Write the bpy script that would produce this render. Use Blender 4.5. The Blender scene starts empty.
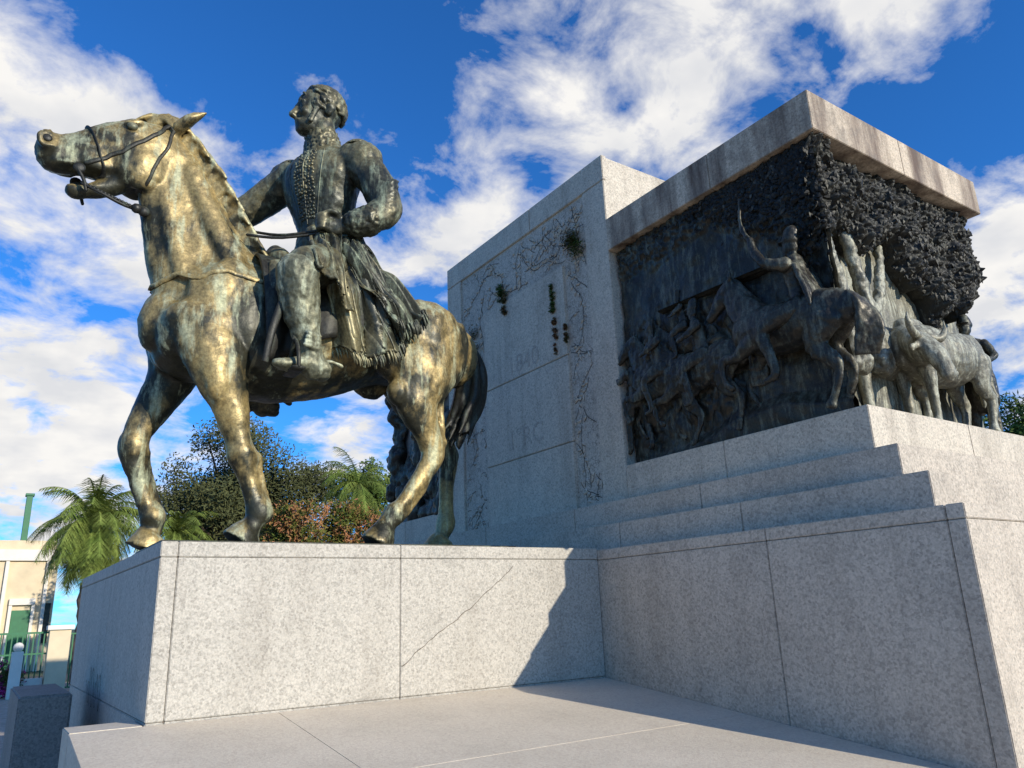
import bpy, bmesh, math, random
from mathutils import Matrix, Vector, noise, Euler
from mathutils.bvhtree import BVHTree
sc=bpy.context.scene
random.seed(7)
COL=sc.collection
# ---------------------------------------------------------------- camera
Zc=Vector((-.0373,.9573,-.2864)).normalized()
Xc=Vector((.8275,-.1348,-.545)); Xc=(Xc-Zc*Xc.dot(Zc)).normalized()
Yc=Zc.cross(Xc)
cam=bpy.data.cameras.new("camera"); co=bpy.data.objects.new("camera",cam); COL.objects.link(co)
co.matrix_world=Matrix((Xc,Yc,Zc)).to_4x4()
cam.sensor_width=36; cam.lens=760/1024*36; cam.clip_end=3000; cam.clip_start=.05
sc.camera=co
# ---------------------------------------------------------------- materials
def newmat(name):
    m=bpy.data.materials.new(name); m.use_nodes=True
    nt=m.node_tree; b=nt.nodes["Principled BSDF"]
    return m,nt,b
def N(nt,t,**k):
    n=nt.nodes.new(t)
    for a,v in k.items(): setattr(n,a,v)
    return n
def tex(nt,coord,scale,detail=4,rough=.55,sc3=(1,1,1),kind='noise',loc=(0,0,0)):
    mp=N(nt,'ShaderNodeMapping'); mp.inputs['Scale'].default_value=sc3; mp.inputs['Location'].default_value=loc
    nt.links.new(coord,mp.inputs[0])
    if kind=='noise':
        n=N(nt,'ShaderNodeTexNoise'); n.inputs['Scale'].default_value=scale; n.inputs['Detail'].default_value=detail; n.inputs['Roughness'].default_value=rough
    else:
        n=N(nt,'ShaderNodeTexVoronoi'); n.feature=kind; n.inputs['Scale'].default_value=scale
    nt.links.new(mp.outputs[0],n.inputs['Vector'])
    return n
def ramp(nt,inp,stops):
    r=N(nt,'ShaderNodeValToRGB')
    e=r.color_ramp.elements
    while len(e)<len(stops): e.new(.5)
    for i,(p,c) in enumerate(stops):
        e[i].position=p; e[i].color=(c,c,c,1) if not isinstance(c,tuple) else (*c,1)
    nt.links.new(inp,r.inputs[0]); return r
def mix(nt,fac,a,b,mode='MIX'):
    m=N(nt,'ShaderNodeMix',data_type='RGBA',blend_type=mode)
    def put(s,v):
        if isinstance(v,(tuple,list)): s.default_value=(*v,1)
        elif isinstance(v,(int,float)): s.default_value=v
        else: nt.links.new(v,s)
    put(m.inputs[0],fac); put(m.inputs[6],a); put(m.inputs[7],b)
    return m.outputs[2]
def stone(name,c1=(.36,.34,.31),c2=(.27,.26,.245),stain=.35,streak=.3,rust=(.10,.07,.05),rough=.75,crack=False,speck=1.0,lo=.48):
    m,nt,b=newmat(name)
    tc=N(nt,'ShaderNodeTexCoord').outputs['Object']
    fine=tex(nt,tc,75,3,.7); fr=ramp(nt,fine.outputs[0],[(.38,.0),(.5,.55),(.64,1.0)])
    vor=tex(nt,tc,60,kind='F1'); vr=ramp(nt,vor.outputs['Color'],[(.15,.0),(.45,.6),(.8,1)])
    big=tex(nt,tc,1.3,4,.6); br=ramp(nt,big.outputs[0],[(.35,0.),(.65,1.)])
    base=mix(nt,br.outputs[0],c1,c2)
    dark=tuple(x*.38 for x in c2); light=tuple(min(.75,x*1.35) for x in c1)
    s1=mix(nt,fr.outputs[0],dark,light)
    col=mix(nt,.46*speck,base,s1)
    s2=mix(nt,vr.outputs[0],tuple(x*.5 for x in c2),tuple(min(.8,x*1.3) for x in c1))
    col=mix(nt,.34*speck,col,s2)
    st=tex(nt,tc,1.0,6,.65,(3.5,3.5,.45)); sr=ramp(nt,st.outputs[0],[(lo,0.),(lo+.24,streak)])
    col=mix(nt,sr.outputs[0],col,rust)
    bl=tex(nt,tc,3.2,7,.7,loc=(3,1,2)); blr=ramp(nt,bl.outputs[0],[(.5,0.),(.8,stain)])
    col=mix(nt,blr.outputs[0],col,(.10,.085,.07))
    if crack:
        dv=tex(nt,tc,4,4,.65)
        wv=mix(nt,.25,tc,dv.outputs['Color'])
        v=N(nt,'ShaderNodeTexVoronoi'); v.feature='DISTANCE_TO_EDGE'; v.inputs['Scale'].default_value=17
        nt.links.new(wv,v.inputs['Vector'])
        gate=tex(nt,tc,9,2,.6,loc=(9,3,5)); gr_=ramp(nt,gate.outputs[0],[(.40,0.),(.58,.75)])
        cr=ramp(nt,v.outputs[0],[(.0,1.),(.025,.6),(.055,0.)])
        f=N(nt,'ShaderNodeMath',operation='MULTIPLY'); nt.links.new(cr.outputs[0],f.inputs[0]); nt.links.new(gr_.outputs[0],f.inputs[1])
        col=mix(nt,f.outputs[0],col,(.07,.06,.05))
    nt.links.new(col,b.inputs['Base Color'])
    b.inputs['Roughness'].default_value=rough
    bp=N(nt,'ShaderNodeBump'); bp.inputs['Strength'].default_value=.25; bp.inputs['Distance'].default_value=.01
    nt.links.new(fine.outputs[0],bp.inputs['Height']); nt.links.new(bp.outputs[0],b.inputs['Normal'])
    return m
def bronze(name,dark=(.035,.03,.024),gold=(.22,.15,.06),green=(.22,.27,.2),ga=.6,gr=.5,metal=.4,rough=.42,scale=1.0,bump=.3,g0=.45,k0=.50,gw=.14,kw=.14):
    m,nt,b=newmat(name)
    tc=N(nt,'ShaderNodeTexCoord').outputs['Object']
    geo=N(nt,'ShaderNodeNewGeometry')
    sx=N(nt,'ShaderNodeSeparateXYZ'); nt.links.new(geo.outputs['Normal'],sx.inputs[0])
    n1=tex(nt,tc,1.9*scale,8,.66,(1,1,.6)); n2=tex(nt,tc,5.0*scale,7,.68,(1.9,1.9,.32),loc=(5,2,1)); n3=tex(nt,tc,34*scale,4,.7)
    ad=N(nt,'ShaderNodeMath',operation='MULTIPLY_ADD'); nt.links.new(sx.outputs[2],ad.inputs[0]); ad.inputs[1].default_value=.13; nt.links.new(n1.outputs[0],ad.inputs[2])
    r1=ramp(nt,ad.outputs[0],[(g0,0.),(g0+gw,ga)])
    ad2=N(nt,'ShaderNodeMath',operation='MULTIPLY_ADD'); nt.links.new(sx.outputs[2],ad2.inputs[0]); ad2.inputs[1].default_value=.08; nt.links.new(n2.outputs[0],ad2.inputs[2])
    r2=ramp(nt,ad2.outputs[0],[(k0,0.),(k0+kw,gr)])
    r3=ramp(nt,n3.outputs[0],[(.35,.6),(.65,1.2)])
    col=mix(nt,r1.outputs[0],dark,gold)
    col=mix(nt,r2.outputs[0],col,green)
    col=mix(nt,1.0,col,r3.outputs[0],'MULTIPLY')
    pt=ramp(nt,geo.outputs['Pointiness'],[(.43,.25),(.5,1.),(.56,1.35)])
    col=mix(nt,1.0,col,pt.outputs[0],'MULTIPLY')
    nt.links.new(col,b.inputs['Base Color'])
    b.inputs['Metallic'].default_value=metal
    rr=ramp(nt,n2.outputs[0],[(.35,rough-.08),(.7,rough+.25)])
    nt.links.new(rr.outputs[0],b.inputs['Roughness'])
    bp=N(nt,'ShaderNodeBump'); bp.inputs['Strength'].default_value=bump; bp.inputs['Distance'].default_value=.015
    n4=tex(nt,tc,14*scale,5,.65)
    nt.links.new(n4.outputs[0],bp.inputs['Height']); nt.links.new(bp.outputs[0],b.inputs['Normal'])
    return m
def plain(name,c,rough=.7,var=.25,scale=4,trans=False,metal=0):
    m,nt,b=newmat(name)
    tc=N(nt,'ShaderNodeTexCoord').outputs['Object']
    n=tex(nt,tc,scale,6,.6)
    r=ramp(nt,n.outputs[0],[(.3,1-var),(.7,1+var)])
    nt.links.new(mix(nt,1.0,c,r.outputs[0],'MULTIPLY'),b.inputs['Base Color'])
    b.inputs['Roughness'].default_value=rough; b.inputs['Metallic'].default_value=metal
    return m
M_st=stone("granite",(.50,.45,.372),(.42,.378,.312),.22,.25,(.2,.16,.115)); M_st_ped=stone("granite_weathered",(.55,.465,.365),(.44,.375,.298),.35,.3,(.17,.13,.09))
M_wall=stone("granite_wall",(.62,.52,.405),(.53,.445,.348),.28,.35)
M_corn=stone("granite_stained",(.62,.49,.36),(.45,.34,.235),.85,.95,(.09,.05,.03),lo=.40)
M_border=stone("granite_carved",(.57,.49,.39),(.47,.405,.325),.35,.3,crack=True)
M_floor=stone("granite_floor",(.72,.59,.445),(.63,.515,.385),.15,.0,speck=.4)
M_dark=stone("granite_dark",(.24,.225,.2),(.19,.18,.16),.3,.2)
M_joint=plain("joint_mortar",(.16,.13,.10),.9)
M_crack=plain("crack_stain",(.14,.11,.08),.9)
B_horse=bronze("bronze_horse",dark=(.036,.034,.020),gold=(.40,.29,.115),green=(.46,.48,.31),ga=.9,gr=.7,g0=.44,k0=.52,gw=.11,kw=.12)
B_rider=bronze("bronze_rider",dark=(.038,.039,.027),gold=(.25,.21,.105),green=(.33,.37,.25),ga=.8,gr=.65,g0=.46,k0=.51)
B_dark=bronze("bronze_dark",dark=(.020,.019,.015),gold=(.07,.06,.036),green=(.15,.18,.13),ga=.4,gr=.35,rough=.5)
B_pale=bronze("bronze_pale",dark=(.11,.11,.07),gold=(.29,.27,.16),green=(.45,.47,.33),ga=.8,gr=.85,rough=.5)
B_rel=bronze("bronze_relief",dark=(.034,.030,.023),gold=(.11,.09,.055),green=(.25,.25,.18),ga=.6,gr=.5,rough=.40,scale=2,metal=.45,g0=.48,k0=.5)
B_relL=bronze("bronze_relief_sunlit",dark=(.12,.11,.08),gold=(.21,.19,.13),green=(.44,.43,.33),ga=.8,gr=.8,rough=.5,scale=2,metal=.2,k0=.47)  # relief bronze with the sunlit face's brightness put into its colour
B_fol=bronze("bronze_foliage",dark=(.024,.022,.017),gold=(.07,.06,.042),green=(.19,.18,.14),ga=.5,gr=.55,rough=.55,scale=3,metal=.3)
# ---------------------------------------------------------------- object helpers
def empty(name,loc,label,cat,parent=None,group=None):
    o=bpy.data.objects.new(name,None); o.location=loc; COL.objects.link(o)
    o.empty_display_size=.2
    if label: o["label"]=label
    if cat: o["category"]=cat
    if group: o["group"]=group
    return o
def setpar(o,p):
    o.parent=p; o.matrix_parent_inverse=Matrix.Translation(-Vector(p.location))
def obj(name,me,mat,parent=None,label=None,cat=None,smooth=False,kind=None):
    o=bpy.data.objects.new(name,me); COL.objects.link(o)
    if mat and not me.materials: me.materials.append(mat)
    if smooth:
        for p in me.polygons: p.use_smooth=True
    if parent: setpar(o,parent)
    if label: o["label"]=label
    if cat: o["category"]=cat
    if kind: o["kind"]=kind
    return o
def bmbox(bm,x0,x1,y0,y1,z0,z1):
    v=[bm.verts.new((x,y,z)) for x in(x0,x1) for y in(y0,y1) for z in(z0,z1)]
    return [bm.faces.new([v[i] for i in f]) for f in ((0,1,3,2),(4,6,7,5),(0,4,5,1),(2,3,7,6),(0,2,6,4),(1,5,7,3))]
def tomesh(bm,name):
    bmesh.ops.recalc_face_normals(bm,faces=bm.faces[:])
    me=bpy.data.meshes.new(name); bm.to_mesh(me); bm.free(); return me
def masonry(name,xs,ys,zs,mat,parent,g=.0022,bev=.005,skip=None,xf=None,core=True,label=None,wob=.0):
    bm=bmesh.new()
    for i in range(len(xs)-1):
        for j in range(len(ys)-1):
            for k in range(len(zs)-1):
                if skip and skip(i,j,k): continue
                bmbox(bm,xs[i]+(g if i else 0),xs[i+1]-(g if i<len(xs)-2 else 0),ys[j]+(g if j else 0),ys[j+1]-(g if j<len(ys)-2 else 0),zs[k]+(g if k else 0),zs[k+1]-(g if k<len(zs)-2 else 0))
    bmesh.ops.bevel(bm,geom=bm.edges[:],offset=bev,segments=2,affect='EDGES')
    for f in bm.faces: f.material_index=0
    if core:
        c=.014
        for f in bmbox(bm,xs[0]+c,xs[-1]-c,ys[0]+c,ys[-1]-c,zs[0]+c,zs[-1]-c): f.material_index=1
    if xf:
        for v in bm.verts: v.co=xf(v.co)
    me=tomesh(bm,name); me.materials.append(mat); me.materials.append(M_joint)
    return obj(name,me,None,parent,label)
def catmull(P,n):
    out=[]
    for i in range(len(P)-1):
        p0=P[max(i-1,0)];p1=P[i];p2=P[i+1];p3=P[min(i+2,len(P)-1)]
        for s in range(n):
            t=s/n
            out.append(tuple(.5*((2*b)+(-a+c)*t+(2*a-5*b+4*c-d)*t*t+(-a+3*b-3*c+d)*t**3) for a,b,c,d in zip(p0,p1,p2,p3)))
    out.append(tuple(P[-1])); return out
class Sculpt:
    def __init__(s,M=None,scale=1.0):
        s.bm=bmesh.new(); s.M=M or Matrix.Identity(4); s.s=scale
    def loft(s,pts,lat=(0,1,0),seg=14,sub=4,dome=True,k=1.0):
        bm=s.bm
        pts=[(tuple(p)+(p[3],) if len(p)==4 else tuple(p)) for p in pts]
        if k!=1.0: pts=[(p[0],p[1],p[2],p[3]*k,p[4]*k) for p in pts]
        P=catmull(pts,sub) if len(pts)>2 else [tuple(a+(b-a)*t/3 for a,b in zip(pts[0],pts[1])) for t in range(4)]
        rings=[]
        cs=[Vector(p[:3]) for p in P]; L0=Vector(lat)
        for i,p in enumerate(P):
            t=(cs[min(i+1,len(P)-1)]-cs[max(i-1,0)])
            t=t.normalized() if t.length>1e-6 else Vector((0,0,1))
            sd=L0-t*L0.dot(t)
            if sd.length<1e-3: sd=Vector((1,0,0))-t*t.x
            sd.normalize(); up=t.cross(sd)
            rings.append((cs[i],t,sd,up,max(p[3],.0015),max(p[4],.0015)))
        full=[]
        if dome:
            c,t,sd,up,a,b=rings[0]; r=min(a,b)
            for an in (72,45,20): full.append((c-t*r*math.sin(math.radians(an)),sd,up,a*math.cos(math.radians(an)),b*math.cos(math.radians(an))))
        for c,t,sd,up,a,b in rings: full.append((c,sd,up,a,b))
        if dome:
            c,t,sd,up,a,b=rings[-1]; r=min(a,b)
            for an in (20,45,72): full.append((c+t*r*math.sin(math.radians(an)),sd,up,a*math.cos(math.radians(an)),b*math.cos(math.radians(an))))
        vr=[]
        for c,sd,up,a,b in full:
            vr.append([bm.verts.new(s.M@(c+sd*a*math.cos(2*math.pi*k_/seg)+up*b*math.sin(2*math.pi*k_/seg))) for k_ in range(seg)])
        for i in range(len(vr)-1):
            for q in range(seg):
                bm.faces.new((vr[i][q],vr[i][(q+1)%seg],vr[i+1][(q+1)%seg],vr[i+1][q]))
        bm.faces.new(vr[0][::-1]); bm.faces.new(vr[-1])
    def ell(s,c,r,rot=(0,0,0),sub=2):
        M=s.M@Matrix.Translation(c)@Euler([math.radians(a) for a in rot]).to_matrix().to_4x4()@Matrix.Diagonal((*r,1))
        bmesh.ops.create_icosphere(s.bm,subdivisions=sub,radius=1,matrix=M)
    def done(s,name,mat,parent,voxel=.03,smooth=3,disp=0,dscale=5,label=None,fac=.5,cat=None):
        me=tomesh(s.bm,name)
        if voxel:
            o=bpy.data.objects.new("tmp",me); COL.objects.link(o)
            r=o.modifiers.new("r",'REMESH'); r.mode='VOXEL'; r.voxel_size=voxel
            if smooth:
                q=o.modifiers.new("s",'SMOOTH'); q.iterations=smooth; q.factor=fac
            dg=bpy.context.evaluated_depsgraph_get()
            me2=bpy.data.meshes.new_from_object(o.evaluated_get(dg)); me2.name=name
            bpy.data.objects.remove(o); me=me2
        if disp:
            ns=[v.normal.copy() for v in me.vertices]
            for v,n in zip(me.vertices,ns):
                v.co+=n*disp*noise.fractal(v.co*dscale,1.0,2.0,4)
        me.materials.clear()
        return obj(name,me,mat,parent,label,cat,smooth=True)
def bvh_of(o):
    me=o.data
    return BVHTree.FromPolygons([v.co for v in me.vertices],[tuple(p.vertices) for p in me.polygons])
def snapline(bvh,pts,off,rad,n=5,flat=None):
    out=[]
    for p in catmull([tuple(q) for q in pts],n):
        c,nn,i,d=bvh.find_nearest(Vector(p))
        q=c+nn*off; out.append((q.x,q.y,q.z,rad,flat or rad))
    return out
# ================================================================ MONUMENT MASONRY
mon=empty("stone_monument",(5,7,-1.6),"large grey granite monument with stepped base and corniced side blocks","monument")
masonry("statue_plinth",[.943,1.05,2.646,4.615],[5.4,7.5,9.8],[-1.6,-.57,.42,.52],M_st,mon)
masonry("pedestal",[4.62,6.0,7.5,9.2],[2.16,2.27,3.55,5.42,7.5,9.8,12.3],[-1.6,.415,.505],M_st_ped,mon)
masonry("step",[4.82,6.4,8.2,9.2],[2.42,3.9,5.3,6.9,8.5,10.2,11.9],[.50,.75],M_st_ped,mon)
masonry("step",[4.945,6.8,8.6,9.2],[2.65,4.4,6.1,7.8,9.5,11.7],[.70,.98],M_st_ped,mon)
masonry("step",[5.07,6.5,8.1,9.2],[2.88,4.2,5.42,9.02,10.2,11.45],[.9,1.32],M_wall,mon,skip=lambda i,j,k:(j==2 and i==0),core=False)
masonry("relief_core",[5.33,7.75],[3.42,5.47],[1.3,3.70],M_dark,mon)
masonry("cornice",[5.13,6.5,7.92],[2.96,4.05,5.49],[3.68,4.05],M_corn,mon,label="rust and soot stained granite cornice slab")
masonry("relief_core",[5.27,7.75],[9.03,10.9],[1.3,3.70],M_dark,mon)
masonry("cornice",[5.13,6.5,7.92],[9.01,10.1,11.1],[3.68,4.05],M_corn,mon)
masonry("wall",[5.185,6.19],[5.5,9.0],[.9,4.86],M_wall,mon)
bm=bmesh.new()
for b in ((5.15,5.22,5.497,5.87,.985,4.56),(5.15,5.22,8.62,9.003,.985,4.56),(5.15,5.22,5.497,6.9,4.566,4.88),(5.15,5.22,6.906,9.003,4.566,4.88)): bmbox(bm,*b)
bmesh.ops.bevel(bm,geom=bm.edges[:],offset=.007,segments=2,affect='EDGES')
obj("wall_frame",tomesh(bm,"wall_frame"),M_wall,mon)
masonry("wall_panel",[5.152,5.22],[6.3,8.05],[.985,1.75,2.75,3.85],M_wall,mon,core=False,g=.004,bev=.007)
def carved():
    bm=bmesh.new()
    bmbox(bm,5.176,5.2,5.87,8.62,.985,4.566)
    def leaf(y,z,a,l,w):
        ca,sa=math.cos(a),math.sin(a); pts=[(0,0),(.3,1),(.65,.75),(1,0),(.65,-.75),(.3,-1)]
        h=[bm.verts.new((5.172,y+ca*l*p-sa*w*q,z+sa*l*p+ca*w*q)) for p,q in pts]
        c=bm.verts.new((5.155,y+ca*l*.45,z+sa*l*.45))
        for i in range(6): bm.faces.new((h[i],h[(i+1)%6],c)).material_index=1
        if random.random()<.5:
            ox_,oz_=random.uniform(-.005,.005),-random.uniform(.003,.007)
            o=[bm.verts.new((5.1735,y+ox_+ca*(l*p*1.04-l*.02)-sa*w*q*1.08,z+oz_+sa*(l*p*1.04-l*.02)+ca*w*q*1.08)) for p,q in pts]
            bm.faces.new(o).material_index=2  # dark copy of the leaf, slightly enlarged and set a little lower
    def inband(y,z):
        return (5.9<y<8.59 and 1.0<z<4.54) and not (6.27<y<8.08 and z<3.88)
    tw=[]
    for s in range(80):
        for _ in range(50):
            y=random.uniform(5.9,8.6); z=random.uniform(1.0,4.5)
            if inband(y,z): break
        a=random.uniform(0,6.28)
        pts=[]
        for k in range(20):
            if not inband(y,z): break
            pts.append((y,z)); a+=random.uniform(-.4,.4); y+=math.cos(a)*.05; z+=math.sin(a)*.05
            if random.random()<.65:
                la=a+random.choice((-1,1))*random.uniform(.5,1.1); l=random.uniform(.05,.10)
                if inband(y+math.cos(la)*l,z+math.sin(la)*l): leaf(y,z,la,l,l*.2)
        tw.append(pts)
    for pts in tw:
        for (a,b),(c,d) in zip(pts,pts[1:]):
            v=Vector((c-a,d-b)); 
            if v.length<1e-4: continue
            q=Vector((-v.y,v.x)).normalized()*.004
            vs=[bm.verts.new((5.1715,a+q.x,b+q.y)),bm.verts.new((5.1715,c+q.x,d+q.y)),bm.verts.new((5.1715,c-q.x,d-q.y)),bm.verts.new((5.1715,a-q.x,b-q.y))]
            bm.faces.new(vs).material_index=2
    me=tomesh(bm,"carved_border")
    for m in (M_border,M_wall,plain("groove_dark",(.08,.07,.055),.9)): me.materials.append(m)
    obj("carved_border",me,None,mon,"shallow carved laurel branch border with dark grooves")
carved()
M_let=stone("letter_ghost",(.49,.42,.34),(.42,.36,.29),.3,.3)
for t,y,z,s in (("1840",7.5,2.82,.33),("1°RC",7.55,1.88,.33)):
    cu=bpy.data.curves.new("faint_letters",'FONT'); cu.body=t; cu.size=s; cu.extrude=.0015
    o=bpy.data.objects.new("tmp",cu); COL.objects.link(o)
    dg=bpy.context.evaluated_depsgraph_get(); me=bpy.data.meshes.new_from_object(o.evaluated_get(dg)); bpy.data.objects.remove(o)
    me.transform(Matrix(((0,0,-1,5.1505),(-1,0,0,y),(0,1,0,z),(0,0,0,1)))); me.materials.clear()
    obj("faint_letters",me,M_let,mon)
bm=bmesh.new()
P=[(2.66,-.36),(2.8,-.25),(2.97,-.14),(3.1,-.06),(3.25,.03),(3.42,.16),(3.55,.25),(3.73,.40)]
pp=[]
for (a,b),(c,d) in zip(P,P[1:]):
    for k in range(4): pp.append((a+(c-a)*k/4+random.uniform(-.006,.006),b+(d-b)*k/4+random.uniform(-.006,.006)))
up=[bm.verts.new((x,5.397,z+random.uniform(.002,.005))) for x,z in pp]; dn=[bm.verts.new((x,5.397,z-random.uniform(.001,.004))) for x,z in pp]
for i in range(len(pp)-1): bm.faces.new((up[i],up[i+1],dn[i+1],dn[i]))
obj("crack",tomesh(bm,"crack"),M_crack,mon)
# faint scribbled graffiti low on the plinth's side
bm=bmesh.new()
for (y0,z0,a,b_,n) in ((7.5,-.52,.10,.14,14),(7.72,-.55,.08,.10,12),(7.95,-.50,.12,.16,16),(8.2,-.55,.09,.09,12)):
    pts=[(y0+a*math.cos(k*.55)+.012*k,z0+b_*math.sin(k*.55*1.3)) for k in range(n)]
    for (p,q),(r_,t_) in zip(pts,pts[1:]):
        v=Vector((r_-p,t_-q)); w_=Vector((-v.y,v.x)).normalized()*.006
        bm.faces.new([bm.verts.new((.9405,p+w_.x,q+w_.y)),bm.verts.new((.9405,r_+w_.x,t_+w_.y)),bm.verts.new((.9405,r_-w_.x,t_-w_.y)),bm.verts.new((.9405,p-w_.x,q-w_.y))])
obj("graffiti",tomesh(bm,"graffiti"),M_crack,mon)
def slope(v): return Vector((v.x,v.y,v.z-.118*(5.4-v.y)))
fl=masonry("platform",[.54,1.75,4.61],[-2.5,1.9,3.9,5.385],[-.95,-.58],M_floor,None,g=.0008,bev=.002,xf=slope,core=False)
fl["kind"]="structure"
fl2=masonry("pavement",[.54,.935],[5.39,5.74],[-.95,-.579],M_floor,None,g=.003,bev=.006); fl2["kind"]="structure"
bm=bmesh.new(); bmbox(bm,.36,.72,7.2,8.6,-1.6,-.48)
bmesh.ops.bevel(bm,geom=bm.edges[:],offset=.015,segments=3,affect='EDGES')
obj("granite_block",tomesh(bm,"granite_block"),M_dark,None,"low dark granite kerb block beside the statue plinth","stone block")
# ================================================================ EQUESTRIAN STATUE
st=empty("equestrian_statue",(2.5,6.7,.52),"weathered bronze statue of a uniformed man riding a standing horse","statue")
def horse_main():
    s=Sculpt()
    y=6.7
    s.loft([(1.04,y,2.52,.22,.32),(1.18,y,2.5,.38,.50),(1.5,y,2.57,.46,.63),(1.9,y,2.51,.50,.62),(2.4,y,2.54,.52,.54),(2.9,y,2.66,.49,.46),(3.3,y,2.69,.48,.46),(3.65,y,2.64,.43,.46),(3.88,y,2.62,.28,.34)],seg=24)
    s.ell((1.82,y,3.06),(.45,.17,.25))
    s.ell((1.10,y-.16,2.38),(.17,.17,.28)); s.ell((1.10,y+.16,2.38),(.17,.17,.28))
    for q in(-1,1):
        s.ell((1.40,y+q*.32,2.66),(.24,.15,.44),(0,20,0)); s.ell((1.62,y+q*.35,2.42),(.2,.14,.3),(0,-30,0))
        s.ell((3.4,y+q*.32,2.68),(.42,.20,.40),(0,-15,0)); s.ell((3.05,y+q*.32,2.42),(.24,.16,.3),(0,-20,0))
        s.ell((3.02,y+q*.34,2.96),(.12,.09,.1))
        s.ell((1.85,y+q*.29,2.28),(.3,.19,.28)); s.ell((3.75,y+q*.26,2.55),(.16,.14,.4),(0,10,0))
    s.loft([(1.47,y,2.74,.33,.54),(1.30,y,3.08,.245,.48),(1.16,y,3.42,.185,.41),(1.01,y,3.82,.15,.33),(.93,y,4.04,.145,.285),(.88,y,4.18,.135,.2)],seg=20)
    s.loft([(.90,y-.10,3.75,.04,.07),(1.00,y-.15,3.3,.05,.09),(1.14,y-.2,2.9,.07,.11)]); s.loft([(1.12,y-.13,3.95,.05,.08),(1.30,y-.19,3.5,.06,.1),(1.5,y-.26,3.1,.07,.12)])
    s.loft([(.90,y+.10,3.75,.04,.07),(1.00,y+.15,3.3,.05,.09),(1.14,y+.2,2.9,.07,.11)])
    # head
    s.loft([(.87,y,4.13,.175,.27),(.72,y,4.05,.19,.34),(.52,y,4.00,.17,.295),(.33,y,3.92,.135,.235),(.16,y,3.86,.12,.185),(.04,y,3.83,.125,.165)],seg=18)
    s.ell((.70,y-.11,3.88),(.22,.10,.25)); s.ell((.70,y+.11,3.88),(.22,.10,.25))
    s.ell((.02,y,3.87),(.12,.135,.15)); s.ell((.0,y,3.77),(.085,.11,.05))
    s.loft([(.6,y,3.74,.10,.10),(.44,y,3.62,.085,.08),(.30,y,3.55,.075,.055),(.20,y,3.54,.07,.045)]); s.ell((.25,y,3.51),(.075,.06,.05))
    for q in(-1,1):
        s.ell((.60,y+q*.16,4.24),(.10,.045,.035),(0,-22,0)); s.ell((.62,y+q*.15,4.14),(.09,.04,.03),(0,-10,0))
        s.loft([(.58,y+q*.15,4.02,.028),(.3,y+q*.13,3.92,.022),(.16,y+q*.115,3.90,.02)]); s.ell((.36,y+q*.1,3.80),(.15,.045,.08))
        s.loft([(.0,y+q*.11,3.97,.024),(-.075,y+q*.125,3.91,.026),(-.045,y+q*.13,3.82,.022),(.04,y+q*.13,3.83,.018)])
        s.loft([(.0,y+q*.04,3.72,.03),(.1,y+q*.10,3.72,.025),(.2,y+q*.11,3.74,.025)])
    s.loft([(.97,y-.12,4.34,.075,.06),(1.06,y-.20,4.43,.075,.05),(1.17,y-.27,4.49,.012,.015)])
    s.loft([(.85,y+.1,4.34,.06,.06),(.83,y+.12,4.47,.055,.065),(.80,y+.13,4.59,.010,.015)])
    # legs
    s.loft([(1.32,6.42,2.5,.17,.32),(1.43,6.36,2.05,.155,.225),(1.53,6.35,1.77,.12,.15),(1.62,6.35,1.45,.088,.10),(1.66,6.35,1.32,.10,.115),(1.70,6.35,1.18,.07,.08),(1.78,6.35,.98,.060,.072),(1.825,6.35,.87,.088,.10),(1.79,6.35,.77,.068,.075),(1.74,6.35,.70,.09,.1)],k=1.12)
    s.loft([(1.74,6.35,.69,.115,.125),(1.68,6.35,.60,.15,.17)],dome=False)
    s.ell((1.61,6.34,1.34),(.065,.10,.09)); s.ell((1.79,6.35,1.29),(.05,.05,.07)); s.ell((1.38,6.25,1.98),(.12,.08,.28),(0,-15,0)); s.ell((1.9,6.35,.84),(.05,.055,.065))
    s.loft([(1.79,6.35,1.25,.035),(1.88,6.35,1.0,.028),(1.91,6.35,.88,.03)])
    s.loft([(1.22,6.98,2.5,.17,.30),(1.20,7.03,2.15,.15,.20),(1.05,7.05,1.80,.115,.14),(.96,7.05,1.57,.092,.105),(.94,7.05,1.45,.105,.115),(.98,7.05,1.27,.07,.08),(1.08,7.05,.99,.060,.072),(1.14,7.05,.88,.088,.098),(1.15,7.05,.78,.068,.078)],k=1.12)
    s.loft([(1.15,7.05,.73,.115,.125),(1.10,7.05,.60,.15,.17)],dome=False)
    s.ell((.89,7.04,1.47),(.065,.10,.09)); s.ell((1.04,7.05,1.41),(.05,.05,.07)); s.loft([(1.04,7.05,1.38,.035),(1.16,7.05,1.05,.028),(1.21,7.05,.9,.035)])
    s.loft([(3.42,6.42,2.65,.21,.44),(3.33,6.34,2.3,.19,.38),(3.26,6.32,1.98,.15,.25),(3.36,6.34,1.72,.105,.15),(3.45,6.36,1.54,.09,.135),(3.43,6.36,1.40,.085,.112),(3.28,6.36,1.18,.068,.085),(3.13,6.36,.98,.066,.08),(3.06,6.36,.90,.098,.11),(2.99,6.36,.81,.075,.085),(2.95,6.36,.74,.1,.11)])
    s.loft([(2.95,6.36,.72,.115,.125),(2.87,6.36,.60,.15,.17)],dome=False)
    s.ell((3.55,6.36,1.57),(.055,.06,.09),(0,30,0)); s.loft([(3.56,6.36,1.60,.035),(3.55,6.36,1.8,.035),(3.53,6.36,2.05,.05)]); s.loft([(3.53,6.36,1.5,.033),(3.36,6.36,1.14,.028),(3.16,6.36,.88,.035)])
    s.ell((3.05,6.28,2.02),(.12,.1,.14))
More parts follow.
